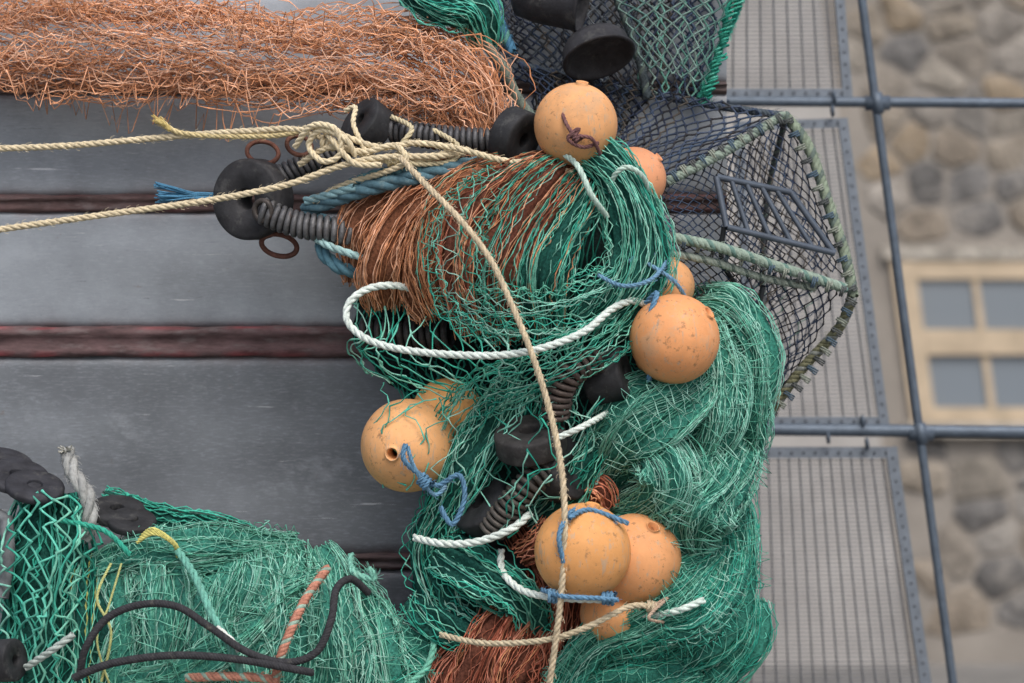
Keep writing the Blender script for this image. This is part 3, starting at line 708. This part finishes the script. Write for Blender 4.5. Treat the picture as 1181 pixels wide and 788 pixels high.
def f():
    rope(b,[(78,520,5.5),(84,545,5.46),(100,570,5.43),(104,600,5.42),(98,620,5.44)],9,(.36,.37,.36),fuzz=3)
    for i in range(30):
        rope(b,[(80,530,5.49),(78+rng.uniform(-4,4),522,5.49),(76+rng.uniform(-10,8),517+rng.uniform(-4,6),5.48+rng.uniform(-.02,.02))],.8,(.5,.5,.45))
    rope(b,[(30,770,5.34),(60,750,5.3),(85,732,5.3)],4.2,(.40,.46,.43))
mk('frayed_grey_rope',f)
def f():
    Y=(.64,.60,.20)
    for k in range(4):
        rope(b,[(158+k*2,626-k*3,5.34),(178,616-k*2,5.32),(200+k,628,5.33),(205,645,5.36)],1.8,Y)
    rope(b,[(128,650,5.38),(112,690,5.33),(128,730,5.33),(116,790,5.35)],1.6,(.50,.52,.22))
    rope(b,[(140,650,5.36),(125,700,5.33),(112,740,5.32),(130,800,5.35)],1.3,(.50,.52,.22))
mk('yellow_cord',f)

# ================================================================ lobster creels
def creelnet(b,quad,nu,nv,seed,cols=NAVY,r=.0014,jit=2,bulge=0.0):
    a,c,d,e=[np.array(q,float) for q in quad]
    g=[]
    for i in range(4):
        v=i/3;row=[]
        for j in range(4):
            u=j/3;p=(a*(1-u)+c*u)*(1-v)+(e*(1-u)+d*u)*v
            p[2]+=bulge*math.sin(u*math.pi)*math.sin(v*math.pi);row.append(tuple(p))
        g.append(row)
    patch(b,g,nu,nv,cols,r=r,seed=seed,jit=jit,sj=1,warp=.015,k=4,knot=1.9)
b=B()
GR=(.23,.28,.21);GR2=(.13,.17,.15)
TLf=(600,75,5.62);A=(905,133,5.70);Dm=(762,212,5.50);E=(765,272,5.45);Cr=(984,342,5.60);Bt=(885,480,5.72);Lb=(800,372,5.56)
creelnet(b,[TLf,A,Dm,(650,165,5.56)],42,18,81,bulge=.02,r=.0023)
creelnet(b,[TLf,(840,115,5.9),(780,260,5.85),(640,200,5.8)],34,18,82,r=.0022)
creelnet(b,[Dm,A,(975,318,5.62),E],32,20,83,bulge=.02)
creelnet(b,[E,(975,330,5.60),Bt,Lb],30,20,84,bulge=-.02,cols=NAVY+[(.13,.11,.09)])
creelnet(b,[(770,215,5.95),(900,150,5.98),(960,330,5.98),(790,380,5.95)],28,22,85)
creelnet(b,[(790,300,5.95),(960,330,5.97),(885,475,5.95),(810,400,5.95)],26,18,86,cols=NAVY+[(.12,.20,.17)])
def edge(l,R=6,c=GR,c2=GR2): rope(b,l,R,c,strands=4,pitch=4.2,col2=c2,wob=.8,fuzz=1)
edge([A,(930,165,5.68),(950,220,5.66),(972,285,5.62),Cr],6.5)
edge([Cr,(968,378,5.64),(925,425,5.68),Bt],6,(.24,.24,.15),(.28,.30,.28))
edge([A,(840,172,5.60),Dm,(700,235,5.52)],5.5,(.24,.30,.25))
edge([E,(830,285,5.46),(900,310,5.53),(976,334,5.58)],6,(.28,.36,.30),(.14,.24,.21))
edge([(770,292,5.46),(820,302,5.48),(880,320,5.54),(940,332,5.58)],4.5,(.38,.44,.38))
edge([TLf,(700,100,5.66),(800,118,5.70),A],4.5,(.08,.10,.12),(.05,.07,.12))
edge([(555,45,5.55),(580,80,5.56),(600,120,5.56),(640,165,5.56)],6,(.20,.24,.20))
edge([(905,135,5.72),(885,230,5.85),(880,340,5.9),(885,478,5.75)],3.5,(.10,.11,.12))
for (x0,y0,x1,y1,d0,d1) in ((905,133,984,342,5.69,5.59),(984,342,885,480,5.59,5.71),(762,212,905,135,5.49,5.69),(765,272,980,338,5.44,5.58)):
    for i in range(13):
        t=(i+.5)/13; bow=math.sin(t*math.pi)
        ox=(5 if x0==905 else 10 if x0==984 else 0)*bow; oy=(-4 if x0==905 else 5 if x0==984 else 0)*bow
        wraps(b,(x0+(x1-x0)*t+ox,y0+(y1-y0)*t+oy,d0+(d1-d0)*t),(x1-x0,0,-(y1-y0)),6.5,2.2,1.0,[(.12,.13,.13),(.10,.15,.2),(.3,.33,.28)][i%3],tight=2.5)
q=[P(826,204,5.50),P(912,222,5.56),P(962,292,5.56),P(838,262,5.48)]
SB=(.09,.11,.14)
for a,c in ((0,1),(1,2),(2,3),(3,0)): tube(b,np.linspace(q[a],q[c],6),.0075,SB,8,1)
for t in (.2,.4,.6,.8):
    a=q[0]*(1-t)+q[1]*t;c=q[3]*(1-t)+q[2]*t
    tube(b,np.linspace(a,c,5),.006,SB,8,1)
for l in ([(835,262,5.5),(832,300,5.52),(850,330,5.56)],[(880,330,5.55),(872,380,5.6),(876,430,5.64)]):
    tube(b,resample(PP(l),.02)[0],.006,(.05,.055,.06),8,1)
b.build('lobster_creel',[M_rope,M_steel])

b=B()
creelnet(b,[(688,-60,5.7),(862,-60,5.75),(815,114,5.72),(742,104,5.66)],16,16,91,cols=NAVY+[(.16,.38,.31),(.20,.28,.25)],r=.0022)
creelnet(b,[(700,-40,5.6),(850,-40,5.6),(812,100,5.6),(735,80,5.58)],12,14,92,cols=[(.18,.28,.25),(.10,.20,.18)],r=.002,jit=5)
creelnet(b,[(555,-60,5.68),(735,-60,5.7),(745,110,5.7),(585,62,5.66)],22,15,93,cols=[(.13,.15,.17),(.08,.09,.11)],r=.002)
creelnet(b,[(555,-60,5.77),(835,-60,5.77),(815,120,5.77),(575,90,5.77)],44,30,94,r=.0024)
for i in range(3):
    rope(b,[(862+i*3,-60,5.7),(846+i*2,10,5.7),(832-i*2,60,5.7),(814-i,118,5.7)],3.2,TEAL[i],wob=4.5,fuzz=2.5)
for i in range(20):
    t=i/19;x=856-42*t+rng.uniform(-4,4);y=-20+138*t
    wraps(b,(x,y,5.69),(.25,rng.uniform(-.4,.4),-1),5+rng.uniform(-1,3),1.6,1.2,TEAL[i%4],tight=4)
edge([(690,-60,5.66),(712,0,5.64),(735,60,5.64),(748,112,5.64)],5,(.07,.09,.10))
edge([(560,-60,5.6),(572,10,5.6),(590,60,5.6)],6,(.08,.22,.36),(.14,.36,.32))
b.build('lobster_creel',[M_rope,M_steel])
b=B()
def tub(c,ax,R,L):
    R*=U;L*=U
    lathe(b,[(L,.002),(L*.98,R*.5),(L*.9,R*.8),(L*.6,R*.93),(0,R*.96),(-.004,R*1.04),(-.008,R*1.04),(-.010,R*.96),(-.004,R*.90),(.014,R*.82),(.022,R*.4),(.024,.002)],c,ax,(.03,.03,.034),40)
tub((690,64,5.54),(-.25,.45,.86),42,24)
tub((668,4,5.56),(-.93,.2,.2),34,80)
b.build('black_rubber_bucket',[M_rub])
b=B()
hank(b,[(455,-30,5.56,16),(500,-5,5.52,24),(545,10,5.52,24),(560,50,5.56,12)],44,TEAL+SEA,mesh=28,core=DK,seed=95,r=.0014,sj=3)
b.build('green_net_offcut',[M_tw,M_core])

# ================================================================ light, camera
sc=bpy.context.scene
w=bpy.data.worlds.new('World');sc.world=w;w.use_nodes=True
nt=w.node_tree;sky=nt.nodes.new('ShaderNodeTexSky');sky.sky_type='NISHITA';sky.sun_disc=False
el,az=math.radians(52),math.radians(165)
sky.sun_elevation=el;sky.sun_rotation=az;sky.dust_density=4;sky.air_density=1.0
bg=nt.nodes['Background'];bg.inputs['Strength'].default_value=.15
nt.links.new(sky.outputs[0],bg.inputs[0])
sd=bpy.data.lights.new('sun','SUN');sd.energy=1.9;sd.angle=math.radians(35);sd.color=(1,.98,.95)
so=bpy.data.objects.new('sun',sd);sc.collection.objects.link(so)
from mathutils import Vector
dirv=Vector((math.sin(az)*math.cos(el),math.cos(az)*math.cos(el),math.sin(el)))
so.rotation_euler=dirv.to_track_quat('Z','Y').to_euler()
cam=bpy.data.cameras.new('camera');co=bpy.data.objects.new('camera',cam);sc.collection.objects.link(co)
cam.lens=85;cam.sensor_width=36;co.location=(0,0,CZ);co.rotation_euler=(math.radians(90),0,0)
cam.clip_end=500;cam.clip_start=.1
cam.dof.use_dof=True;cam.dof.focus_distance=5.38;cam.dof.aperture_fstop=2.0
sc.camera=co
sc.view_settings.view_transform='Standard';sc.view_settings.look='None';sc.view_settings.exposure=0
